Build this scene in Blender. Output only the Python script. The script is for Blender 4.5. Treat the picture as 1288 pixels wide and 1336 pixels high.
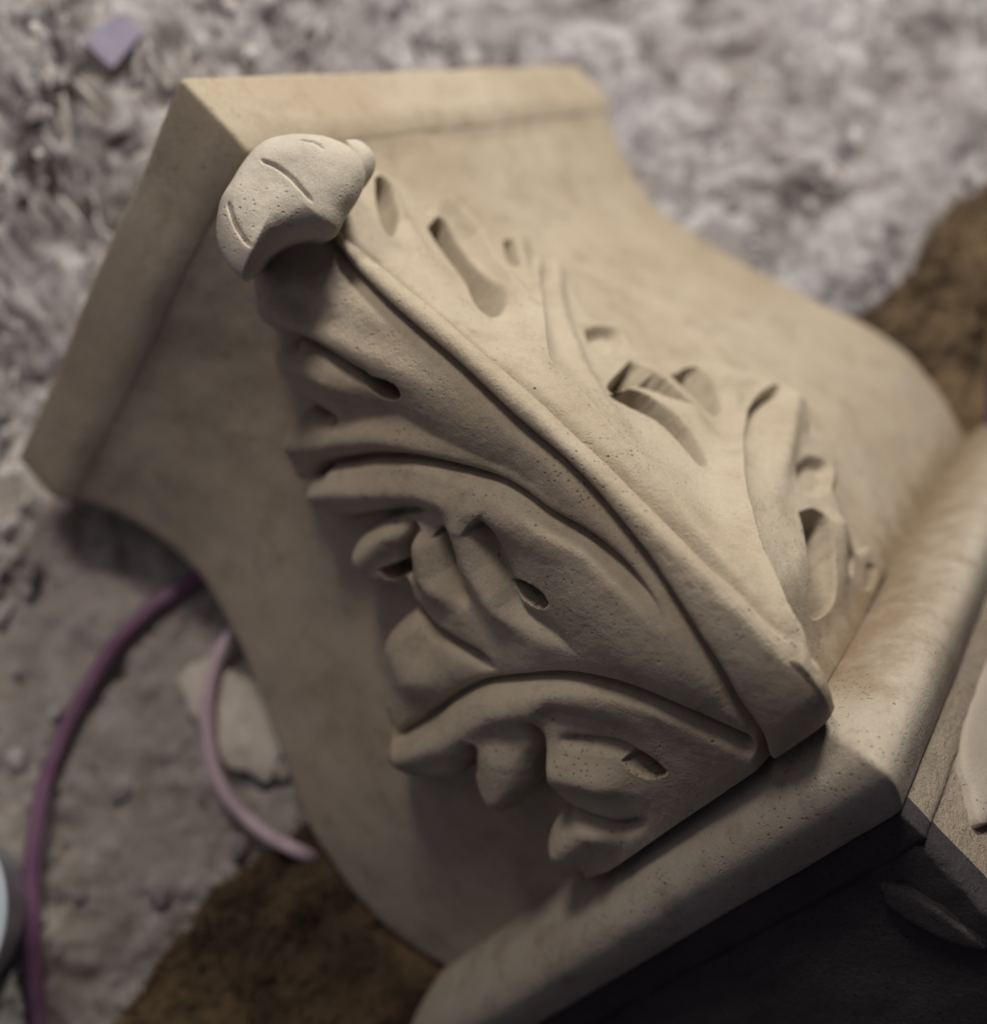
import bpy, math, random
import numpy as np
from mathutils import Matrix, Vector

random.seed(7)
for o in list(bpy.data.objects):
    bpy.data.objects.remove(o)
scene = bpy.context.scene
COL = scene.collection

# ------------------------------------------------------------------ camera
CAM_H = 1.42166
CAM_ROT = ((0.721626, 0.618822, -0.310348), (-0.677117, 0.724242, -0.130333), (0.144114, 0.304194, 0.941646))
cam = bpy.data.cameras.new('camera')
cam_o = bpy.data.objects.new('camera', cam)
COL.objects.link(cam_o)
m = Matrix(CAM_ROT).to_4x4()
m.translation = (0, 0, CAM_H)
cam_o.matrix_world = m
cam.sensor_fit = 'VERTICAL'
cam.sensor_height = 24.0
cam.lens = 24.0 * 1428.936 / 1336.0
cam.clip_start = 0.01
cam.clip_end = 100
cam.dof.use_dof = True
cam.dof.focus_distance = 0.87
cam.dof.aperture_fstop = 0.02567 / 0.026
scene.camera = cam_o

# ------------------------------------------------------------------ light
world = bpy.data.worlds.new('World')
scene.world = world
world.use_nodes = True
bg = world.node_tree.nodes['Background']
bg.inputs['Color'].default_value = (0.80, 0.72, 1.0, 1)
bg.inputs['Strength'].default_value = 0.035

def area(name, loc, target, size, power, col):
    d = bpy.data.lights.new(name, 'AREA')
    d.shape = 'SQUARE'
    d.size = size
    d.energy = power
    d.color = col
    o = bpy.data.objects.new(name, d)
    COL.objects.link(o)
    o.location = loc
    o.rotation_euler = (Vector(target) - Vector(loc)).to_track_quat('-Z', 'Y').to_euler()
    return o
area('window_light', (1.96, 1.28, 2.00), (0.4, 0.2, 0.35), 0.45, 60, (1.0, 0.925, 0.81))
area('high_fill_light', (0.62, 1.70, 2.55), (0.4, 0.2, 0.35), 0.50, 25, (1.0, 0.89, 0.76))  # added second key that reaches the left leaf, source unseen
area('overhead_fill', (-0.45, 1.45, 2.75), (0.3, 0.2, 0.35), 1.1, 3.5, (1.0, 0.88, 0.88))  # added soft fill from above for the left half
area('left_fill_light', (-2.7, 0.9, 2.2), (-0.2, 0.3, 0.0), 1.6, 2.5, (0.76, 0.76, 1.0))  # added bluish fill for the left floor and left face

vs = scene.view_settings
vs.view_transform = 'Standard'
vs.look = 'None'
vs.gamma = 1.0
vs.exposure = 0.0
vs.use_curve_mapping = False

# ------------------------------------------------------------------ numpy noise
_rng = np.random.RandomState(11)
_perm = np.tile(_rng.permutation(256), 3)
_grad = _rng.normal(size=(256, 3))
_grad /= np.linalg.norm(_grad, axis=1)[:, None]
def pnoise(p):
    p = np.asarray(p, float)
    i = np.floor(p).astype(int)
    f = p - i
    w = f * f * f * (f * (f * 6 - 15) + 10)
    i &= 255
    out = 0
    for dx in (0, 1):
        for dy in (0, 1):
            for dz in (0, 1):
                h = _perm[_perm[_perm[i[..., 0] + dx] + i[..., 1] + dy] + i[..., 2] + dz]
                g = _grad[h]
                d = g[..., 0] * (f[..., 0] - dx) + g[..., 1] * (f[..., 1] - dy) + g[..., 2] * (f[..., 2] - dz)
                wx = w[..., 0] if dx else 1 - w[..., 0]
                wy = w[..., 1] if dy else 1 - w[..., 1]
                wz = w[..., 2] if dz else 1 - w[..., 2]
                out = out + d * wx * wy * wz
    return out
def fbm(p, octaves=4, gain=0.5):
    p = np.asarray(p, float)
    s = 0; a = 1.0
    for k in range(octaves):
        s = s + a * pnoise(p * (2.03 ** k) + 17.3 * k)
        a *= gain
    return s

# ------------------------------------------------------------------ helpers
LOC = np.array(((0.823019, -0.568013, 0.0), (0.0, 0.0, 1.0), (-0.568013, -0.823019, 0.0)))   # columns: right-face axis, left-face axis, capital axis
P0W = np.array((0.35022, 0.6133, 0.56))
ROOT = np.array((0.45, 0.15, 0.0))
def cap_world(p):
    """capital coordinates (across right face, across left face, -distance from abacus top) -> world minus root"""
    return np.asarray(p, float) @ LOC.T + P0W - ROOT

def link_mesh(name, verts, faces, mat, parent=None, normals=None, smooth=True):
    me = bpy.data.meshes.new(name)
    verts = np.asarray(verts, float)
    if isinstance(faces, np.ndarray):
        faces = faces.tolist()
    me.from_pydata(verts.tolist(), [], faces)
    me.update()
    if smooth:
        me.polygons.foreach_set('use_smooth', [True] * len(me.polygons))
    if normals is not None:
        me.normals_split_custom_set_from_vertices(np.asarray(normals).tolist())
    me.materials.append(mat)
    o = bpy.data.objects.new(name, me)
    COL.objects.link(o)
    if parent is not None:
        o.parent = parent
    return o

def tag(o, label=None, cat=None, group=None, kind=None):
    if label: o['label'] = label
    if cat: o['category'] = cat
    if group: o['group'] = group
    if kind: o['kind'] = kind
    return o

def empty(name, loc):
    o = bpy.data.objects.new(name, None)
    COL.objects.link(o)
    o.location = loc
    o.empty_display_size = 0.05
    return o

def catmull(pts, n=8):
    pts = [np.array(p, float) for p in pts]
    pts = [2 * pts[0] - pts[1]] + pts + [2 * pts[-1] - pts[-2]]
    out = []
    for i in range(1, len(pts) - 2):
        a, b, c, d = pts[i - 1:i + 3]
        for k in range(n):
            t = k / n
            out.append(0.5 * (2 * b + (c - a) * t + (2 * a - 5 * b + 4 * c - d) * t * t + (3 * b - a - 3 * c + d) * t ** 3))
    out.append(pts[-2])
    return np.array(out)

def seg_dist(P, poly):
    """distance, signed side and arc parameter (0..1) of points P to an open polyline"""
    best = np.full(P.shape[:-1], 1e9); side = np.zeros_like(best); par = np.zeros_like(best)
    L = np.concatenate(([0], np.cumsum(np.linalg.norm(np.diff(poly, axis=0), axis=1))))
    for i in range(len(poly) - 1):
        a, b = poly[i], poly[i + 1]
        d = b - a; l2 = d @ d
        if l2 < 1e-14: continue
        q = P - a
        t = np.clip((q @ d) / l2, 0, 1)
        e = q - t[..., None] * d
        dist = np.sqrt((e ** 2).sum(-1))
        c = d[0] * q[..., 1] - d[1] * q[..., 0]
        mk = dist < best
        best = np.where(mk, dist, best)
        side = np.where(mk, np.sign(c), side)
        par = np.where(mk, (L[i] + t * math.sqrt(l2)) / L[-1], par)
    return best, side, par

def inside(P, poly):
    r = np.zeros(P.shape[:-1], bool)
    n = len(poly)
    for i in range(n):
        a, b = poly[i], poly[(i + 1) % n]
        if a[1] == b[1]: continue
        c = ((a[1] > P[..., 1]) != (b[1] > P[..., 1])) & (P[..., 0] < (b[0] - a[0]) * (P[..., 1] - a[1]) / (b[1] - a[1]) + a[0])
        r ^= c
    return r
def poly_sdf(P, poly):
    """positive inside"""
    cl = np.vstack([poly, poly[:1]])
    d, _, _ = seg_dist(P, cl)
    return np.where(inside(P, poly), d, -d)
def sstep(a, b, x):
    t = np.clip((x - a) / (b - a), 0, 1)
    return t * t * (3 - 2 * t)

# ------------------------------------------------------------------ materials
def new_mat(name):
    mt = bpy.data.materials.new(name)
    mt.use_nodes = True
    nt = mt.node_tree
    for n in list(nt.nodes): nt.nodes.remove(n)
    out = nt.nodes.new('ShaderNodeOutputMaterial')
    b = nt.nodes.new('ShaderNodeBsdfPrincipled')
    nt.links.new(b.outputs[0], out.inputs[0])
    geo = nt.nodes.new('ShaderNodeNewGeometry')
    return mt, nt, b, geo.outputs['Position']
def n_noise(nt, vec, scale, detail=4, rough=0.55, dist=0.0):
    n = nt.nodes.new('ShaderNodeTexNoise')
    n.inputs['Scale'].default_value = scale
    n.inputs['Detail'].default_value = detail
    n.inputs['Roughness'].default_value = rough
    n.inputs['Distortion'].default_value = dist
    nt.links.new(vec, n.inputs['Vector'])
    return n.outputs[0]
def n_ramp(nt, fac, stops):
    r = nt.nodes.new('ShaderNodeValToRGB')
    e = r.color_ramp.elements
    while len(e) < len(stops): e.new(0.5)
    for k, (p, c) in enumerate(stops):
        e[k].position = p
        e[k].color = (c if isinstance(c, tuple) else (c, c, c)) + (1,)
    nt.links.new(fac, r.inputs[0])
    return r.outputs[0]
def n_mix(nt, fac, a, b, mode='MIX'):
    x = nt.nodes.new('ShaderNodeMix')
    x.data_type = 'RGBA'
    x.blend_type = mode
    for sock, v in ((x.inputs[0], fac), (x.inputs[6], a), (x.inputs[7], b)):
        if isinstance(v, (int, float)): sock.default_value = v
        elif isinstance(v, tuple): sock.default_value = v + (1,)
        else: nt.links.new(v, sock)
    return x.outputs[2]
def n_math(nt, op, a, b=0.0):
    x = nt.nodes.new('ShaderNodeMath')
    x.operation = op
    for sock, v in ((x.inputs[0], a), (x.inputs[1], b)):
        if isinstance(v, (int, float)): sock.default_value = v
        else: nt.links.new(v, sock)
    return x.outputs[0]
def n_bump(nt, b, height, strength, dist, prev=None):
    x = nt.nodes.new('ShaderNodeBump')
    x.inputs['Strength'].default_value = strength
    x.inputs['Distance'].default_value = dist
    nt.links.new(height, x.inputs['Height'])
    if prev is not None: nt.links.new(prev, x.inputs['Normal'])
    nt.links.new(x.outputs[0], b.inputs['Normal'])
    return x.outputs[0]

def stone(name, base, pale, stain, stain_amt=0.5, grain=1.0, rough_bump=0.0):
    mt, nt, b, pos = new_mat(name)
    c = n_mix(nt, n_ramp(nt, n_noise(nt, pos, 5, 6, 0.65, 0.1), [(0.36, 0.0), (0.66, 1.0)]), base, pale)
    st = n_ramp(nt, n_noise(nt, pos, 24, 8, 0.74, 0.15), [(0.50, 0.0), (0.74, 1.0)])
    c = n_mix(nt, n_math(nt, 'MULTIPLY', st, stain_amt), c, stain)
    fine = n_noise(nt, pos, 420, 3, 0.6)
    c = n_mix(nt, 0.30, c, n_ramp(nt, fine, [(0.25, 0.45), (0.75, 1.0)]), 'MULTIPLY')
    # pores, in patches
    vor = nt.nodes.new('ShaderNodeTexVoronoi')
    vor.inputs['Scale'].default_value = 170
    nt.links.new(pos, vor.inputs['Vector'])
    patch = n_ramp(nt, n_noise(nt, pos, 16, 3, 0.6), [(0.46, 0.0), (0.64, 1.0)])
    pore = n_math(nt, 'MULTIPLY', n_ramp(nt, vor.outputs['Distance'], [(0.10, 1.0), (0.24, 0.0)]), patch)
    vor2 = nt.nodes.new('ShaderNodeTexVoronoi')
    vor2.inputs['Scale'].default_value = 46
    nt.links.new(pos, vor2.inputs['Vector'])
    pore = n_math(nt, 'MAXIMUM', pore, n_ramp(nt, vor2.outputs['Distance'], [(0.035, 1.0), (0.075, 0.0)]))
    c = n_mix(nt, n_math(nt, 'MULTIPLY', pore, 0.6), c, tuple(x * 0.3 for x in base))
    # brown dirt caked along the joint of bell and torus on the lit side
    sx = nt.nodes.new('ShaderNodeSeparateXYZ'); nt.links.new(pos, sx.inputs[0])
    dy = n_math(nt, 'ABSOLUTE', n_math(nt, 'ADD', sx.outputs['Y'], 0.172))
    dm = n_math(nt, 'ADD', n_math(nt, 'MULTIPLY', dy, 9.0), n_math(nt, 'MULTIPLY', n_noise(nt, pos, 34, 7, 0.7), 0.75))
    side = n_ramp(nt, sx.outputs['X'], [(0.36, 0.0), (0.41, 1.0)])
    c = n_mix(nt, n_math(nt, 'MULTIPLY', n_math(nt, 'MULTIPLY', n_ramp(nt, dm, [(0.40, 1.0), (0.76, 0.0)]), side), 0.8), c, (0.20, 0.14, 0.085))
    nt.links.new(c, b.inputs['Base Color'])
    b.inputs['Roughness'].default_value = 0.86
    b.inputs['Specular IOR Level'].default_value = 0.25
    p = n_bump(nt, b, n_noise(nt, pos, 38, 4, 0.6), 0.2, 0.006)
    p = n_bump(nt, b, fine, 0.30 * grain, 0.0022, p)
    p = n_bump(nt, b, n_math(nt, 'SUBTRACT', 1.0, pore), 0.55, 0.0025, p)
    if rough_bump:
        n_bump(nt, b, n_noise(nt, pos, 130, 6, 0.75), rough_bump, 0.012, p)
    return mt

M_STONE = stone('carved_stone', (0.435, 0.368, 0.282), (0.515, 0.455, 0.37), (0.22, 0.165, 0.105), 0.55)
M_LEAF = stone('carved_stone_leaf', (0.445, 0.38, 0.295), (0.53, 0.475, 0.385), (0.24, 0.185, 0.125), 0.5, 1.2)
M_PALE = stone('worn_pale_stone', (0.52, 0.475, 0.40), (0.60, 0.565, 0.50), (0.36, 0.30, 0.22), 0.35, 0.9)
M_TORUS = stone('torus_stone', (0.42, 0.37, 0.305), (0.52, 0.48, 0.41), (0.22, 0.165, 0.11), 0.75)
M_ROUGH = stone('rough_sandy_stone', (0.47, 0.39, 0.31), (0.58, 0.50, 0.41), (0.28, 0.21, 0.155), 0.5, 1.0, 0.9)
M_PLASTER = stone('plaster', (0.36, 0.315, 0.27), (0.42, 0.38, 0.335), (0.34, 0.29, 0.24), 0.3)

def simple(name, base, alt, scale, rough=0.6, bump=0.2, bdist=0.003, bscale=60):
    mt, nt, b, pos = new_mat(name)
    c = n_mix(nt, n_ramp(nt, n_noise(nt, pos, scale, 5, 0.6, 0.3), [(0.36, 0.0), (0.66, 1.0)]), base, alt)
    nt.links.new(c, b.inputs['Base Color'])
    b.inputs['Roughness'].default_value = rough
    n_bump(nt, b, n_noise(nt, pos, bscale, 4, 0.6), bump, bdist)
    return mt
M_PURPLE = simple('purple_plastic', (0.19, 0.085, 0.18), (0.27, 0.15, 0.255), 22, 0.55, 0.05)
M_PINK = simple('faded_pink_plastic', (0.60, 0.46, 0.56), (0.70, 0.57, 0.66), 9, 0.45, 0.05)
M_VIOLET = simple('dark_violet_plastic', (0.075, 0.035, 0.13), (0.10, 0.05, 0.17), 9, 0.45, 0.05)
M_TILE = simple('lilac_tile', (0.27, 0.26, 0.37), (0.34, 0.33, 0.45), 40, 0.55, 0.3, 0.002, 150)
M_TILE_EDGE = simple('tile_broken_edge', (0.55, 0.54, 0.62), (0.62, 0.61, 0.68), 60, 0.8, 0.5, 0.002, 150)
M_BUCKET = simple('pale_blue_plastic', (0.48, 0.55, 0.66), (0.53, 0.60, 0.70), 6, 0.35, 0.03)
M_BROWN = simple('shaggy_brown', (0.045, 0.030, 0.018), (0.165, 0.112, 0.06), 9, 0.95, 0.8, 0.012, 90)
M_LUMP = simple('lime_plaster_lump', (0.66, 0.61, 0.54), (0.80, 0.76, 0.70), 24, 0.95, 0.6, 0.006, 70)

def floor_mat():
    mt, nt, b, pos = new_mat('rough_floor')
    big = n_ramp(nt, n_noise(nt, pos, 2.6, 3, 0.5), [(0.35, 0.0), (0.65, 1.0)])
    c = n_mix(nt, big, (0.34, 0.33, 0.36), (0.33, 0.30, 0.29))
    chip = n_ramp(nt, n_noise(nt, pos, 10, 6, 0.68, 1.0), [(0.46, 0.0), (0.62, 1.0)])
    c = n_mix(nt, chip, c, (0.60, 0.595, 0.625))
    dk = n_ramp(nt, n_noise(nt, pos, 9, 6, 0.68, 0.9), [(0.33, 1.0), (0.47, 0.0)])
    c = n_mix(nt, dk, c, (0.085, 0.07, 0.075))
    # pale dusting of plaster left of the capital, brightened in place of light
    vm = nt.nodes.new('ShaderNodeVectorMath'); vm.operation = 'DISTANCE'
    nt.links.new(pos, vm.inputs[0]); vm.inputs[1].default_value = (-0.12, 0.30, 0.0)
    dust_light = n_math(nt, 'ADD', vm.outputs['Value'], n_math(nt, 'MULTIPLY', n_noise(nt, pos, 7, 4, 0.6), 0.5))
    c = n_mix(nt, n_ramp(nt, dust_light, [(0.45, 0.6), (0.85, 0.0)]), c, (0.60, 0.545, 0.49))
    nt.links.new(c, b.inputs['Base Color'])
    b.inputs['Roughness'].default_value = 0.9
    b.inputs['Specular IOR Level'].default_value = 0.3
    p = n_bump(nt, b, n_noise(nt, pos, 60, 6, 0.7, 1.2), 0.8, 0.01)
    return mt
M_FLOOR = floor_mat()

# ------------------------------------------------------------------ floor (one displaced sheet)
def floor_mound(x, y):
    return .30 * sstep(.64, 1.08, y) * (1 - sstep(.35, 1.15, x))
def build_floor():
    def axis(lo, hi, a, b, fine, coarse):
        return np.concatenate([np.arange(a, lo, coarse), np.arange(lo, hi, fine), np.arange(hi, b + coarse, coarse)])
    xs = axis(-0.75, 2.15, -6, 8, 0.0065, 0.15)
    ys = axis(-0.85, 1.65, -6, 7, 0.0065, 0.15)
    X, Y = np.meshgrid(xs, ys, indexing='ij')
    P = np.stack([X, Y, np.zeros_like(X)], -1)
    warp = np.stack([fbm(P * 5 + 3), fbm(P * 5 + 9), np.zeros_like(X)], -1)
    ang = 0.9 + 1.6 * pnoise(P * 2.3 + 40)                    # trowel and chip marks swing round from place to place
    ca, sa = np.cos(ang), np.sin(ang)
    u = X * ca + Y * sa; v = -X * sa + Y * ca
    marks = 1 - 2.2 * np.abs(pnoise(np.stack([u * 11, v * 46, 0 * u], -1) + warp * 1.2))
    marks2 = 1 - 2.2 * np.abs(pnoise(np.stack([u * 42 + 8, v * 15, 0 * u + 5], -1) + warp * 1.5))
    lump = fbm(P * 9 + warp * 0.8, 4)
    z = 0.016 * marks * sstep(-0.25, 0.2, pnoise(P * 3.1)) + 0.012 * marks2 + 0.034 * lump + 0.006 * fbm(P * 30, 3)
    z = z - 0.022
    mound = floor_mound(X, Y)
    keep = sstep(0.12, 0.0, np.maximum(np.abs(X - 0.5) - 0.62, np.abs(Y - 0.15) - 0.52))
    z = np.minimum(z, 0.004 * (1 - keep) - 0.002 * keep + 0.010 * (1 - keep))
    z = z + mound
    z = np.where((X < -0.75) | (X > 2.15) | (Y < -0.85) | (Y > 1.65), -0.012 + mound, z)
    nx, ny = X.shape
    V = np.stack([X, Y, z], -1).reshape(-1, 3)
    idx = np.arange(nx * ny).reshape(nx, ny)
    F = np.stack([idx[:-1, :-1], idx[1:, :-1], idx[1:, 1:], idx[:-1, 1:]], -1).reshape(-1, 4)
    tag(link_mesh('floor', V, F, M_FLOOR), kind='structure')
build_floor()

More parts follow.
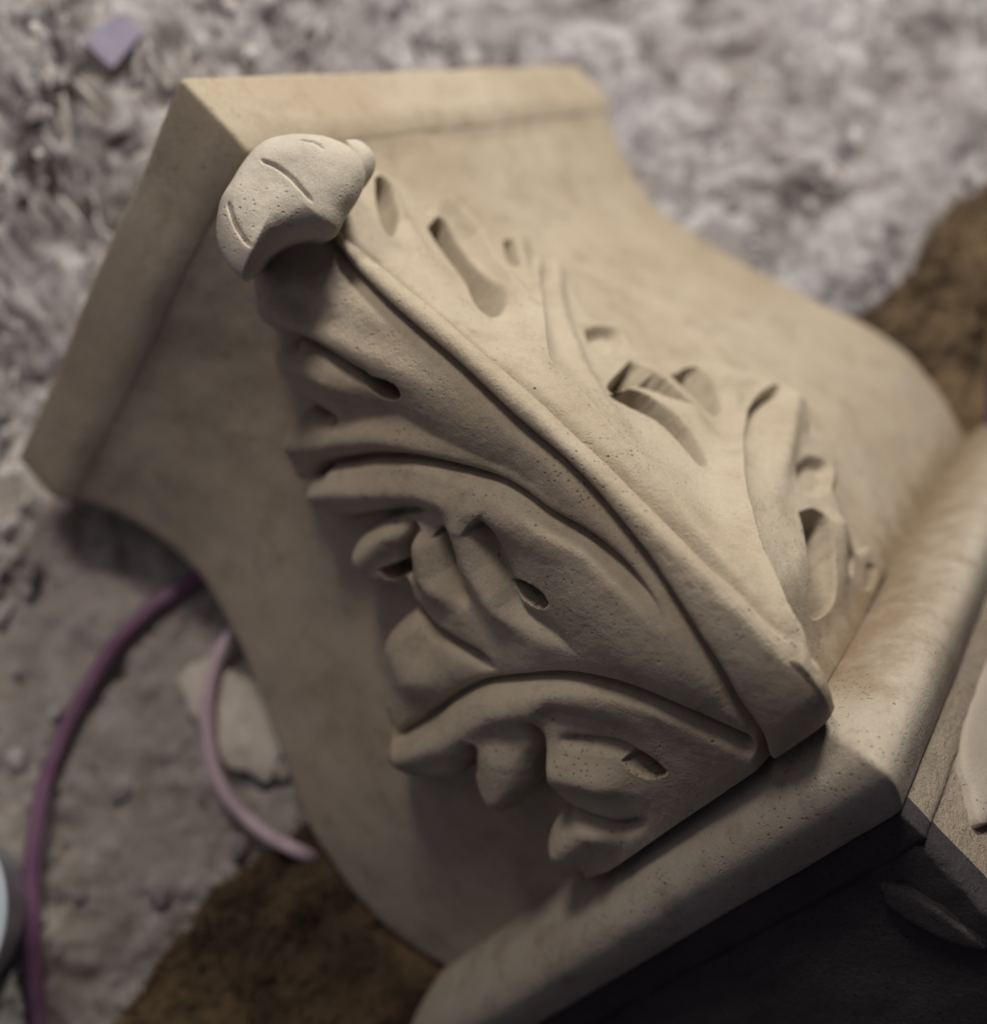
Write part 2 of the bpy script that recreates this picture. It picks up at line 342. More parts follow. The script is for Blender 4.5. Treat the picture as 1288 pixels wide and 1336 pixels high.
# ------------------------------------------------------------------ the carved capital
# carved lines measured on the stone: (distance below the abacus top, distance from the corner; left face negative), metres
DATA = {
    'tr': {
        'outL': [[0.1845, -0.0296], [0.1526, -0.0802], [0.1599, -0.1078], [0.1756, -0.1266], [0.1912, -0.1365], [0.2075, -0.1365], [0.2454, -0.1303], [0.2234, -0.1415], [0.2262, -0.1613], [0.2418, -0.1757], [0.2617, -0.1838], [0.3045, -0.1858], [0.2758, -0.199], [0.2776, -0.237], [0.299, -0.2625], [0.3199, -0.2693], [0.3349, -0.2387], [0.3291, -0.2719], [0.3528, -0.2801], [0.3899, -0.2622], [0.413, -0.227], [0.4254, -0.2084], [0.4184, -0.2231], [0.4073, -0.2645], [0.4159, -0.2982], [0.435, -0.3021], [0.4566, -0.2914], [0.4686, -0.2691], [0.4732, -0.2563], [0.4855, -0.2655], [0.4984, -0.271], [0.4963, -0.282], [0.4947, -0.3183], [0.5118, -0.3538], [0.5366, -0.3847], [0.5647, -0.4005], [0.5684, -0.4117], [0.5733, -0.4264], [0.5979, -0.4221], [0.6215, -0.396], [0.6383, -0.3641], [0.6338, -0.3377], [0.6486, -0.348], [0.6718, -0.3565], [0.6895, -0.3479], [0.6895, -0.3193], [0.683, -0.2927], [0.6705, -0.2671], [0.6784, -0.2655], [0.6812, -0.2731], [0.6984, -0.2841], [0.7098, -0.2859], [0.7251, -0.2925], [0.7236, -0.3073], [0.7261, -0.3243], [0.7412, -0.348], [0.7703, -0.3593], [0.7791, -0.3259], [0.7891, -0.2785], [0.8016, -0.2094], [0.8138, -0.1136]],
        'outR': [[0.1313, 0.1238], [0.1421, 0.1357], [0.1612, 0.1549], [0.1922, 0.1591], [0.186, 0.1775], [0.1802, 0.2058], [0.1992, 0.235], [0.232, 0.2524], [0.2466, 0.2653], [0.2419, 0.2946], [0.2552, 0.3145], [0.278, 0.3092], [0.2934, 0.3078], [0.2913, 0.3317], [0.3138, 0.342], [0.3444, 0.3237], [0.3711, 0.2948], [0.3912, 0.2893], [0.4046, 0.324], [0.4282, 0.3131], [0.4429, 0.2938], [0.453, 0.2883], [0.4696, 0.2893], [0.4876, 0.3059], [0.4885, 0.3517], [0.5113, 0.3968], [0.541, 0.4199], [0.567, 0.4544], [0.5804, 0.4617], [0.6059, 0.4522], [0.6228, 0.4211], [0.634, 0.3853], [0.6534, 0.3988], [0.6705, 0.3981], [0.6828, 0.3762], [0.6891, 0.3463], [0.705, 0.3381], [0.7264, 0.3369], [0.7434, 0.3377], [0.7505, 0.378], [0.7641, 0.3892], [0.7815, 0.3699], [0.7854, 0.3162], [0.7874, 0.2759], [0.792, 0.2145], [0.7958, 0.1417], [0.8003, 0.0793]],
        'mribL': [[0.2086, -0.0099], [0.2419, -0.0241], [0.3158, -0.0303], [0.3919, -0.03], [0.464, -0.0305], [0.5118, -0.0271], [0.5561, -0.029], [0.5997, -0.0324], [0.6513, -0.0395], [0.7011, -0.051], [0.7359, -0.0652], [0.778, -0.0725], [0.8011, -0.0602]],
        'mribR': [[0.2098, 0.008], [0.2737, -0.0039], [0.3391, -0.0142], [0.3766, -0.0058], [0.4173, -0.0073], [0.4768, -0.0043], [0.5192, -0.0014], [0.596, -0.0052], [0.6563, -0.0047], [0.7086, -0.0052], [0.7656, 0.0039]],
        'G1': [[0.3325, -0.2547], [0.3336, -0.2361], [0.3383, -0.2219], [0.3578, -0.1951], [0.3833, -0.1628], [0.4097, -0.1355], [0.4382, -0.1141], [0.4744, -0.0909], [0.5063, -0.0778], [0.5296, -0.0718], [0.5646, -0.0591], [0.5867, -0.0553], [0.6193, -0.053], [0.6424, -0.0522], [0.664, -0.0568]],
        'G2': [[0.5708, -0.3965], [0.5785, -0.3476], [0.5829, -0.3004], [0.5919, -0.2607], [0.611, -0.2227], [0.6309, -0.1874], [0.6537, -0.1578], [0.6871, -0.1236], [0.7236, -0.1055], [0.7589, -0.0915], [0.7744, -0.0802]],
        'C12': [[0.2153, -0.137], [0.2387, -0.1206], [0.256, -0.1133], [0.2865, -0.1041], [0.3179, -0.1001], [0.3378, -0.0929]],
        'C23': [[0.2784, -0.187], [0.2894, -0.1812], [0.3068, -0.1772], [0.326, -0.1711]],
        'valA': [[0.3298, -0.1723], [0.3632, -0.1172], [0.4042, -0.1024], [0.4391, -0.0872], [0.4948, -0.0643], [0.551, -0.0503]],
        'C45': [[0.3952, -0.2525], [0.4171, -0.2162], [0.438, -0.1808], [0.4545, -0.1623]],
        'C56': [[0.448, -0.1858], [0.4536, -0.2098], [0.4643, -0.2339], [0.4716, -0.25]],
        'C67': [[0.4677, -0.173], [0.4786, -0.1746], [0.5002, -0.1951], [0.5215, -0.2044], [0.5366, -0.207]],
        'C7r': [[0.4905, -0.1298], [0.5013, -0.131], [0.5243, -0.1447], [0.5485, -0.1572], [0.5683, -0.1642], [0.6069, -0.1509], [0.6371, -0.1429]],
        'C78': [[0.5002, -0.2632], [0.526, -0.2629], [0.5662, -0.2441], [0.592, -0.2333]],
        'valB': [[0.5591, -0.1896], [0.5938, -0.1715], [0.6267, -0.154]],
        'C910': [[0.6386, -0.3312], [0.6289, -0.3176], [0.6211, -0.3007]],
        'C1011': [[0.6822, -0.2726], [0.6687, -0.2564], [0.6528, -0.2443], [0.6341, -0.2378]],
        'valC': [[0.636, -0.2278], [0.6619, -0.2028], [0.6954, -0.179], [0.7238, -0.1609]],
        'C1112': [[0.7205, -0.2871], [0.7261, -0.2806], [0.7444, -0.2672], [0.7619, -0.2492], [0.7714, -0.2147]],
        'c11r': [[0.6683, -0.2354], [0.695, -0.2013], [0.7215, -0.1797], [0.7432, -0.1676]],
        'eye1': [[0.3161, -0.1007], [0.3338, -0.0891], [0.3563, -0.0794], [0.3659, -0.085], [0.3628, -0.0954], [0.348, -0.1032]],
        'eye2': [[0.5472, -0.1552], [0.5519, -0.1394], [0.5685, -0.1276], [0.5808, -0.1303], [0.5776, -0.1443], [0.5611, -0.1538]],
        'eye3': [[0.7177, -0.1947], [0.7208, -0.1777], [0.7427, -0.1669], [0.7415, -0.1825], [0.7307, -0.1921]],
        'eye5': [[0.4485, -0.2634], [0.4628, -0.2319], [0.4703, -0.2452], [0.4612, -0.2677]],
        'ridge1': [[0.3388, 0.1315], [0.3284, 0.1686], [0.38, 0.1094], [0.4222, 0.0664], [0.4442, 0.0629], [0.4736, 0.059], [0.5353, 0.039], [0.5769, 0.0323], [0.6102, 0.0282], [0.6411, 0.0246]],
        'crease1': [[0.2976, 0.2995], [0.3237, 0.2552], [0.3598, 0.19], [0.4261, 0.0886], [0.4606, 0.0639], [0.493, 0.0478], [0.5373, 0.0404], [0.5795, 0.0388], [0.6133, 0.0355], [0.6459, 0.0284], [0.6733, 0.0218]],
        'ridge2': [[0.5385, 0.2531], [0.5505, 0.2367], [0.6087, 0.1475], [0.6522, 0.0931], [0.6847, 0.073], [0.7432, 0.0458]],
        'crease2': [[0.576, 0.4335], [0.5727, 0.3865], [0.5753, 0.3381], [0.5908, 0.2749], [0.6149, 0.2201], [0.6455, 0.1581], [0.6842, 0.1023], [0.7136, 0.0789], [0.7533, 0.0339]],
        'crest1': [[0.2894, 0.3032], [0.3164, 0.256], [0.3618, 0.1696], [0.4245, 0.0717], [0.4474, 0.0566], [0.4774, 0.0527], [0.5378, 0.0353], [0.5795, 0.0301], [0.6126, 0.0257], [0.6435, 0.0225], [0.6754, 0.0172]],
        'crest2': [[0.5677, 0.4357], [0.5638, 0.3715], [0.5711, 0.3113], [0.5859, 0.2526], [0.6109, 0.1756], [0.6421, 0.1155], [0.6786, 0.0614], [0.7082, 0.0301], [0.747, 0.0079]],
        'hol0': [[0.1538, 0.1094], [0.1539, 0.1217], [0.1758, 0.1207], [0.2128, 0.0905], [0.2237, 0.067], [0.1996, 0.0762]],
        'hol1': [[0.2223, 0.1386], [0.264, 0.1295], [0.3026, 0.119], [0.3335, 0.0948], [0.3541, 0.0903], [0.3537, 0.1164], [0.3249, 0.1552], [0.2867, 0.1624], [0.246, 0.17], [0.2133, 0.17]],
        'hol2': [[0.2571, 0.2579], [0.2613, 0.2705], [0.2907, 0.2478], [0.2977, 0.2304], [0.2842, 0.2339]],
        'hol3': [[0.3996, 0.2404], [0.4003, 0.277], [0.4145, 0.2985], [0.4342, 0.2824], [0.4432, 0.2351], [0.4298, 0.2084]],
        'hol4': [[0.4567, 0.254], [0.471, 0.1625], [0.4801, 0.1523], [0.4813, 0.2007], [0.4993, 0.2266], [0.535, 0.2439], [0.5047, 0.2569], [0.4813, 0.257]],
        'hol5': [[0.4832, 0.1367], [0.485, 0.1924], [0.5114, 0.2113], [0.5497, 0.2028], [0.5801, 0.1747], [0.5824, 0.1533], [0.5575, 0.1588], [0.5238, 0.1667], [0.4971, 0.1481]],
        'hol6': [[0.4935, 0.2854], [0.4952, 0.3286], [0.5191, 0.3271], [0.5467, 0.2964], [0.5523, 0.2659], [0.5285, 0.2725]],
        'hol7': [[0.674, 0.2462], [0.6817, 0.2793], [0.6991, 0.2898], [0.7315, 0.2613], [0.7503, 0.2278], [0.7442, 0.177], [0.7318, 0.1631], [0.7059, 0.1968]],
        'hol8': [[0.6402, 0.3057], [0.6431, 0.3507], [0.6622, 0.3744], [0.6785, 0.3486], [0.6766, 0.3069], [0.6587, 0.2818]],
        'hol9': [[0.7282, 0.31], [0.7434, 0.3197], [0.752, 0.2941], [0.7414, 0.2891]],
        'hol10': [[0.7589, 0.3423], [0.7701, 0.3587], [0.7775, 0.3148], [0.771, 0.3006]],
        'tongue3': [[0.613, 0.4176], [0.6331, 0.3531], [0.6351, 0.3068]]},
    'SL': [[[0.1792, -0.0954], [0.2208, -0.0621], [0.2957, -0.0496]], [[0.1994, -0.1089], [0.2696, -0.0889], [0.3424, -0.0689], [0.4296, -0.0558]], [[0.2417, -0.1423], [0.2907, -0.1316], [0.3392, -0.1204]], [[0.2959, -0.2276], [0.3243, -0.2013], [0.3643, -0.1557], [0.4553, -0.0882]], [[0.3449, -0.2549], [0.3859, -0.211], [0.4304, -0.1579], [0.4902, -0.1141], [0.5463, -0.0843]], [[0.4264, -0.2696], [0.4307, -0.226], [0.445, -0.1895]], [[0.4647, -0.2018], [0.4892, -0.2192], [0.5317, -0.223]], [[0.4859, -0.1475], [0.5168, -0.1678], [0.5546, -0.1769], [0.5938, -0.1715]], [[0.5082, -0.3107], [0.5395, -0.319], [0.5655, -0.279]], [[0.5632, -0.1083], [0.6061, -0.0949], [0.6753, -0.0896]], [[0.586, -0.3942], [0.6056, -0.3323], [0.6138, -0.2622], [0.644, -0.202], [0.6931, -0.1525]], [[0.6762, -0.3271], [0.6532, -0.3015], [0.6331, -0.2745]], [[0.688, -0.2562], [0.7112, -0.2341], [0.7422, -0.2075]], [[0.7482, -0.3255], [0.7486, -0.2845], [0.7712, -0.2478]]],
    'SR': [[[0.16, 0.1162], [0.2146, 0.102], [0.2965, 0.0811]], [[0.2026, 0.1872], [0.248, 0.2042], [0.3219, 0.1747], [0.4082, 0.0797]], [[0.2615, 0.2838], [0.3205, 0.2212], [0.3925, 0.1148]], [[0.353, 0.0464], [0.5069, 0.0205], [0.6232, 0.0127]], [[0.3114, 0.3025], [0.3766, 0.2171], [0.4359, 0.1507], [0.5088, 0.0953]], [[0.4163, 0.277], [0.4451, 0.2415]], [[0.4754, 0.2554], [0.5178, 0.2479], [0.5715, 0.2146]], [[0.5026, 0.3231], [0.5466, 0.3318], [0.5887, 0.2425]], [[0.5128, 0.0818], [0.5972, 0.0903], [0.6893, 0.0283]], [[0.5902, 0.4219], [0.6168, 0.3286], [0.6468, 0.2262]], [[0.6589, 0.3408], [0.6732, 0.2941]], [[0.7139, 0.3017], [0.7464, 0.2776], [0.7628, 0.2113]], [[0.7643, 0.3524], [0.7728, 0.269]], [[0.6593, 0.1611], [0.7128, 0.107], [0.7492, 0.0643]]],
    'kn': [[-0.09, 0.2111], [-0.0915, 0.1968], [-0.0867, 0.1761], [-0.0775, 0.1611], [-0.0607, 0.1461], [-0.0417, 0.1387], [-0.0212, 0.1315], [0.0025, 0.1289], [0.0243, 0.1389], [0.0413, 0.1544], [0.0507, 0.1688], [0.0558, 0.185], [0.0536, 0.1994], [0.0452, 0.211], [0.0306, 0.2197], [0.0117, 0.2253], [-0.006, 0.2318], [-0.0161, 0.2207], [-0.0332, 0.2108], [-0.0542, 0.2056], [-0.0704, 0.2077], [-0.0827, 0.2122]],
    'kn2': [[0.062, 0.1619], [0.071, 0.1701], [0.0737, 0.1814], [0.0713, 0.1922], [0.0636, 0.1999], [0.0534, 0.2044], [0.0436, 0.2053], [0.0381, 0.1944], [0.049, 0.1748]],
    'kg': [[[-0.0128, 0.1486], [-0.0127, 0.1524], [-0.0084, 0.1629], [-0.0058, 0.1764], [-0.0058, 0.193], [-0.0063, 0.2109]], [[-0.0565, 0.1587], [-0.06, 0.1648], [-0.0651, 0.1767], [-0.0683, 0.1903], [-0.0696, 0.2055]], [[0.0224, 0.1564], [0.0248, 0.1596], [0.0301, 0.1672], [0.0317, 0.1762], [0.0308, 0.1801]]],
    'vp1': [[0.3276, 0.2213], [0.3632, 0.165], [0.4245, 0.0717], [0.4474, 0.0566], [0.4774, 0.0527], [0.5378, 0.0353], [0.5795, 0.0301], [0.6126, 0.0257], [0.6435, 0.0235], [0.6755, 0.0181]],
    'vp2': [[0.5722, 0.2831], [0.5864, 0.2344], [0.6109, 0.1756], [0.6421, 0.1158], [0.679, 0.0666], [0.7087, 0.0337], [0.7446, -0.0044]],
    'F': {"chip": [[0.418, 0.952, 0.2337], [0.479, 0.962, 0.23], [0.497, 0.938, 0.206], [0.432, 0.921, 0.2046]], "cable1": [[0.184, 0.36, 0.02], [0.138, 0.373, 0.02], [0.088, 0.382, 0.02], [0.046, 0.386, 0.02], [-0.019, 0.378, 0.02], [-0.098, 0.348, 0.02], [-0.165, 0.31, 0.02], [-0.219, 0.264, 0.02], [-0.264, 0.213, 0.02], [-0.307, 0.151, 0.02], [-0.334, 0.104, 0.02], [-0.366, 0.044, 0.02]], "cable2": [[0.138, 0.303, 0.03], [0.086, 0.289, 0.03], [0.046, 0.267, 0.03], [0.011, 0.235, 0.03], [-0.018, 0.192, 0.03], [-0.033, 0.145, 0.03], [-0.033, 0.102, 0.03], [-0.027, 0.073, 0.03], [-0.011, 0.022, 0.03]], "bucket": [[-0.238, 0.223, 0.2], [-0.271, 0.155, 0.2], [-0.31, 0.109, 0.2]]}}
TR = {k: np.array(v) for k, v in DATA['tr'].items()}
TR['mribR'] = np.array([(h, 0.0130) for h in np.linspace(0.19, 0.775, 8)])

W_R, W_L = 0.806, 0.5566
OB = np.array([(0, 0), (.07, .002), (.0892, .0115), (.10, .018), (.14, .031), (.2, .045), (.26, .049), (.34, .038), (.43, .018), (.5, .0), (.57, -.017), (.64, -.027), (.72, -.023), (.78, -.010), (.9, .01)])
OA = np.array([(.1, .02), (.212, .005), (.29, -.022), (.373, -.047), (.471, -.066), (.555, -.077), (.631, -.089), (.707, -.095), (.752, -.095), (.772, -.085), (.79, -.06), (.81, -.03), (.85, -.02)])
_h = np.linspace(0, 0.9, 361)
def smooth_tab(tab):
    y = np.interp(_h, tab[:, 0], tab[:, 1])
    k = np.hanning(13); k /= k.sum()
    y1 = np.convolve(np.pad(y, 6, mode='edge'), k, 'valid')
    k2 = np.hanning(49); k2 /= k2.sum()
    y2 = np.convolve(np.pad(y, 24, mode='edge'), k2, 'valid')
    t = np.clip((_h - 0.13) / 0.08, 0, 1) * np.clip((0.76 - _h) / 0.04, 0, 1)
    return y1 * (1 - t) + y2 * t
_ob, _oa = smooth_tab(OB), smooth_tab(OA)
ob = lambda h: np.interp(h, _h, _ob)
oa = lambda h: np.interp(h, _h, _oa)

capital = empty('carved_capital', ROOT)
tag(capital, 'cream carved stone capital with a big acanthus leaf, lying on its back', 'capital')

def ring(o, back, rad, dense=1):
    """outline in the (right, left) plane, inset o, cut flat at the back, corners rounded"""
    a, b = 0.568013, 0.823019
    r0, r1, l1 = o, W_R - o, W_L - o
    pts = [(o, l1), (o, o), (r1, o), (r1, (back - a * r1) / b), ((back - b * l1) / a, l1)]
    rads = [rad * 2, rad, rad * 2, 0.01, 0.01]
    n = [(30 * dense, 6), (46 * dense, 6), (5, 4), (8, 2), (5, 4)]
    out = []
    for i in range(5):
        p, q, nx = np.array(pts[i - 1]), np.array(pts[i]), np.array(pts[(i + 1) % 5])
        d0 = (p - q) / np.linalg.norm(p - q); d1 = (nx - q) / np.linalg.norm(nx - q)
        A = q + d0 * rads[i]; B = q + d1 * rads[i]
        for k in range(n[i][1] + 1):
            t = k / n[i][1]
            out.append((1 - t) ** 2 * A + 2 * t * (1 - t) * q + t * t * B)
        q2 = np.array(pts[(i + 1) % 5])
        e = q2 - (q2 - q) / np.linalg.norm(q2 - q) * rads[(i + 1) % 5]
        for k in range(1, n[i][0]):
            out.append(B + (e - B) * k / n[i][0])
    return np.array(out)

def loft(name, prof, mat, back=0.5, rad=0.006, amp=0.0015, nscale=9.0, parent=capital, fine_amp=0.0, cut_under_leaf=False):
    rows = []
    for h, o in prof:
        rg = ring(o, back, rad, 3 if cut_under_leaf else 1)
        rows.append(np.column_stack([rg, np.full(len(rg), -h)]))
    V = np.array(rows)
    nr, nc, _ = V.shape
    # hand-tooled unevenness along the outward direction
    cen = np.array([0.36, 0.26, 0])
    out = V - cen; out[..., 2] = 0
    out /= np.linalg.norm(out, axis=-1)[..., None]
    nz = amp * fbm(V * nscale + 3.1, 3)
    if fine_amp: nz = nz + fine_amp * fbm(V * 45, 4, 0.6)
    V = V + out * nz[..., None]
    if cut_under_leaf:                                     # hollow the block out behind the leaf so that gouges and drill holes stay open
        hh = -V[..., 2]
        onL = np.abs(V[..., 0] - ob(hh)) < 0.013; onR = np.abs(V[..., 1] - ob(hh)) < 0.013
        vv_ = np.where(onL & ~onR, -(V[..., 1] - oa(hh)), np.where(onR & ~onL, V[..., 0] - oa(hh), np.where(onL & onR, 0.02, 9)))
        outl = np.vstack([np.array(DATA['tr']['outL']), np.array(DATA['tr']['outR'])[::-1]])
        push = 0.075 * sstep(0.005, 0.013, poly_sdf(np.stack([hh, vv_], -1), outl)) * sstep(0.15, 0.17, hh) * sstep(0.785, 0.77, hh)
        V[..., 0] += push * onL; V[..., 1] += push * onR
    idx = np.arange(nr * nc).reshape(nr, nc)
    F = np.stack([idx[:-1], np.roll(idx[:-1], -1, 1), np.roll(idx[1:], -1, 1), idx[1:]], -1).reshape(-1, 4).tolist()
    F = [f[::-1] for f in F]
    F.append(list(idx[0])); F.append(list(idx[-1][::-1]))
    W = cap_world(V.reshape(-1, 3))
    ob_ = link_mesh(name, W, F, mat, parent)
    import bmesh
    bm = bmesh.new(); bm.from_mesh(ob_.data)
    bmesh.ops.recalc_face_normals(bm, faces=bm.faces)
    for e in bm.edges:
        if len(e.link_faces) == 2 and e.calc_face_angle(0) > 0.9: e.smooth = False
    bm.to_mesh(ob_.data); bm.free()
    return ob_

# abacus: plain square fascia
pr = [(0.0, 0.006), (0.0012, 0.003), (0.004, 0.001)] + [(h, 0.001) for h in np.linspace(0.008, 0.060, 12)] + [(0.068, 0.0018), (0.075, 0.0038), (0.082, 0.0070), (0.0865, 0.0096), (0.0895, 0.0116), (0.091, 0.0160)]
loft('abacus', pr, M_STONE, back=0.56, rad=0.006, amp=0.007, nscale=6, fine_amp=0.0008)
# bell: hollow under the abacus, swelling towards the torus
loft('bell', [(h, ob(h)) for h in np.concatenate([np.linspace(0.0885, 0.12, 10), np.linspace(0.126, 0.795, 105)])], M_STONE, back=0.5, rad=0.010, amp=0.007, nscale=6, fine_amp=0.0008, cut_under_leaf=True)
# torus: half round roll
tp = [(.786, -.005), (.789, -.022), (.795, -.038), (.803, -.053), (.813, -.066), (.824, -.074), (.836, -.076), (.848, -.071), (.859, -.062), (.868, -.053), (.8755, -.045), (.879, -.039)]
tpc = catmull([np.array(p) for p in tp], 4)
loft('torus', [tuple(p) for p in tpc], M_TORUS, back=0.5, rad=0.006, amp=0.004, nscale=7, fine_amp=0.0004)
loft('fillet', [(.8775, -.036), (.880, -.0375), (.89, -.038), (.903, -.0375), (.9085, -.035), (.911, -.028)], M_ROUGH, back=0.5, rad=0.004, amp=0.003, nscale=14, fine_amp=0.0035)
neck = loft('rough_neck', [(h, -0.033 + 0.03 * (h - .91)) for h in np.linspace(.909, 1.75, 120)], M_ROUGH, back=0.5, rad=0.010, amp=0.010, nscale=9, fine_amp=0.006)

M_SHADE = stone('painted_shade_stone', (0.050, 0.045, 0.052), (0.075, 0.068, 0.075), (0.03, 0.026, 0.028), 0.5, 1.0, 0.6)  # dark colour stands in for shade on neck, fillet and flake
for o_ in [c for c in capital.children if c.name.startswith(('fillet', 'rough_neck'))]:       # shade on the left side is painted in with near-black stone
    o_.data.materials.append(M_SHADE)
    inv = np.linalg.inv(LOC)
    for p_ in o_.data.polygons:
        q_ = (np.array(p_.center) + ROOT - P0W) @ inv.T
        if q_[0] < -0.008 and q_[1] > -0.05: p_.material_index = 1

# ---- the leaf: one relief sheet folded over the corner, then cut into its lobes along the carved lines
def build_leaf():
    st = 0.00145
    hs = np.arange(0.120, 0.800, st)
    vv = np.arange(-0.47, 0.50, st)
    H, V = np.meshgrid(hs, vv, indexing='ij')
    P = np.stack([H, V], -1)
    outl = np.vstack([catmull(TR['outL'], 3), catmull(TR['outR'][::-1], 3)])
    jit = 0.0022 * fbm(np.stack([H * 28, V * 28, 0 * H], -1), 2)
    sd = np.full(H.shape, -1.0)
    sd = poly_sdf(P, outl) + jit
    openL = np.vstack([catmull(TR['outL'][2:-3], 3)])
    dE = np.minimum(seg_dist(P, openL)[0], seg_dist(P, catmull(TR['outR'][:-2], 3))[0])
    left = V < 0
    D = np.zeros_like(H)
    # rounded rim of every lobe
    wr = np.where(left, 0.018, 0.013); dr = np.where(left, 0.016, 0.010)
    t = np.clip(1 - np.maximum(dE, 0) / wr, 0, 1)
    D -= dr * t ** 2.2

    def crease(name, depth, wp, wn, end0=0.05, end1=0.12, cut=True):
        pl = catmull(TR[name], 4)
        d, s, par = seg_dist(P, pl)
        w = np.where(s > 0, wp, wn)
        tap = sstep(0, end0, par) if end0 else 1.0
        tap = tap * (1 - sstep(1 - end1, 1.0, par) if end1 else 1.0)
        return -depth * tap * (0.62 * np.exp(-(d / np.minimum(w, 0.0046)) ** 1.6) + 0.38 * np.exp(-(d / w) ** 1.4)) if cut else -depth * tap * np.exp(-(d / w) ** 1.4)
    def bowl(name, depth, w):
        s = poly_sdf(P, catmull(np.vstack([TR[name], TR[name][:1]]), 3)[:-1])
        return -depth * sstep(0, w, s + 0.0015)

    # lobes swell along their middle
    for k, sd_ in enumerate(DATA['SL']):
        d, _, par = seg_dist(P, np.array(sd_))
        b = (0.008, 0.008, 0.014, 0.012, 0.014, 0.014, 0.016, 0.017, 0.012, 0.0, 0.013, 0.012, 0.015, 0.013)[k]
        D += b * np.exp(-(d / (0.024 if k in (8, 11) else 0.017)) ** 2) * (1 - 0.8 * sstep(0.55, 1.0, par)) * left
    for k, sd_ in enumerate(DATA['SR']):
        d, _, par = seg_dist(P, np.array(sd_))
        b = (0.007, 0.017, 0.008, 0.0, 0.010, 0.0, 0.006, 0.006, 0.0, 0.011, 0.0, 0.012, 0.008, 0.0)[k]
        D += b * np.exp(-(d / 0.014) ** 2) * (1 - 0.8 * sstep(0.55, 1.0, par)) * (~left)
    # left half
    D += crease('mribL', 0.019, 0.0048, 0.0062, 0.0, 0.0) * 1.0
    D += crease('G1', 0.024, 0.018, 0.0050, 0.03, 0.18)
    D += crease('G2', 0.025, 0.018, 0.0050, 0.03, 0.04)
    D += crease('C12', 0.024, 0.008, 0.006, 0.0, 0.10)
    D += crease('C23', 0.022, 0.008, 0.007, 0.0, 0.25)
    D += crease('valA', 0.010, 0.022, 0.022, 0.25, 0.3, cut=False)
    D += crease('C45', 0.018, 0.006, 0.010, 0.0, 0.3)
    D += crease('C56', 0.020, 0.008, 0.008, 0.1, 0.1)
    D += crease('C67', 0.022, 0.006, 0.006, 0.02, 0.25)
    D += crease('C7r', 0.018, 0.010, 0.006, 0.02, 0.5, cut=False)
    D += crease('C78', 0.022, 0.007, 0.007, 0.0, 0.25)
    D += crease('C910', 0.018, 0.006, 0.006, 0.0, 0.5)
    D += crease('C1011', 0.020, 0.007, 0.006, 0.0, 0.4)
    D += crease('valC', 0.012, 0.016, 0.016, 0.2, 0.3, cut=False)
    D += crease('C1112', 0.016, 0.006, 0.006, 0.0, 0.3)
    D += crease('c11r', 0.012, 0.007, 0.005, 0.15, 0.2)
    under = np.zeros_like(H)
    for e, dp in (('eye1', 0.10), ('eye2', 0.10), ('eye3', 0.09), ('eye5', 0.04)):
        bw = bowl(e, dp, 0.0050)
        D += bw
        if e != 'eye5': under = np.maximum(under, np.clip((-bw - 0.008) / 0.05, 0, 1))
    # right half
    D += crease('mribR', 0.0120, 0.006, 0.0035, 0.0, 0.35)
    # each leaflet rises from a shallow trough to a long crest and drops sharply behind it
    for nm, A0, B0, e1 in (('crest1', 0.0, 0.018, 0.25), ('crest2', 0.0, 0.018, 0.06)):
        d, sg, par = seg_dist(P, catmull(TR[nm], 4))
        tap = sstep(0.0, 0.06, par) * (1 - sstep(1 - e1, 1.0, par))
        trough = -A0 * np.sin(math.pi * np.clip(d / 0.05, 0, 1)) ** 1.2 * sstep(0.02, 0.05, dE)
        trench = -B0 * (0.75 * np.exp(-((d - 0.0055) / 0.0036) ** 2) + 0.45 * (1 - np.exp(-(d / 0.0045) ** 2)) * np.exp(-(d / 0.022) ** 2))
        crest = 0.004 * np.exp(-(d / 0.006) ** 2)
        D += np.where(left, 0, tap * (np.where(sg > 0, trench, trough * sstep(0.008, 0.03, V)) + crest))
    for e, dp, w in (('hol0', 0.022, 0.010), ('hol1', 0.040, 0.013), ('hol2', 0.016, 0.006), ('hol3', 0.014, 0.012), ('hol4', 0.026, 0.008), ('hol5', 0.046, 0.010), ('hol6', 0.024, 0.012), ('hol7', 0.050, 0.009), ('hol8', 0.012, 0.012), ('hol9', 0.014, 0.006), ('hol10', 0.018, 0.006)):
        s_ = poly_sdf(P, catmull(np.vstack([TR[e], TR[e][:1]]), 3)[:-1])
        if e in ('hol3', 'hol8'):
            D -= dp * sstep(0, w, s_ + 0.0015)
        else:                                             # gouged: steep on the rib side, one long slope on the other
            ins = s_ > -0.0015
            vmx = np.where(ins, V, -9).max(1, keepdims=True); vmn = np.where(ins, V, 9).min(1, keepdims=True)
            fr = np.clip((vmx - V) / np.maximum(0.28 * (vmx - vmn), 1e-4), 0, 1)
            D -= dp * 1.25 * np.where(ins, fr, 0) * sstep(0, 0.0050, s_ + 0.0015)
    ml_ = np.interp(H, TR['mribL'][:, 0], TR['mribL'][:, 1])
    tt = np.clip((V - ml_) / (0.002 - ml_), 0, 1)
    D += 0.004 * np.sin(math.pi * tt) ** 0.8
    # tooling marks and wear
    D += 0.0015 * fbm(np.stack([H * 22, V * 22, 0 * H + 2], -1), 3) + 0.00035 * fbm(np.stack([H * 150, V * 150, 0 * H], -1), 2)

    # base sheet folded over the corner
    rho = 0.008
    sp = lambda x: (x + np.sqrt(x * x + rho * rho)) / 2 - rho * 0.25
    T = np.where(left, 0.052, 0.031)
    au = np.abs(V)
    A_, B_ = oa(H), ob(H)
    rise = (B_ - T - A_) * (1 - (1 - np.clip(au / 0.28, 0, 1)) ** 1.5)
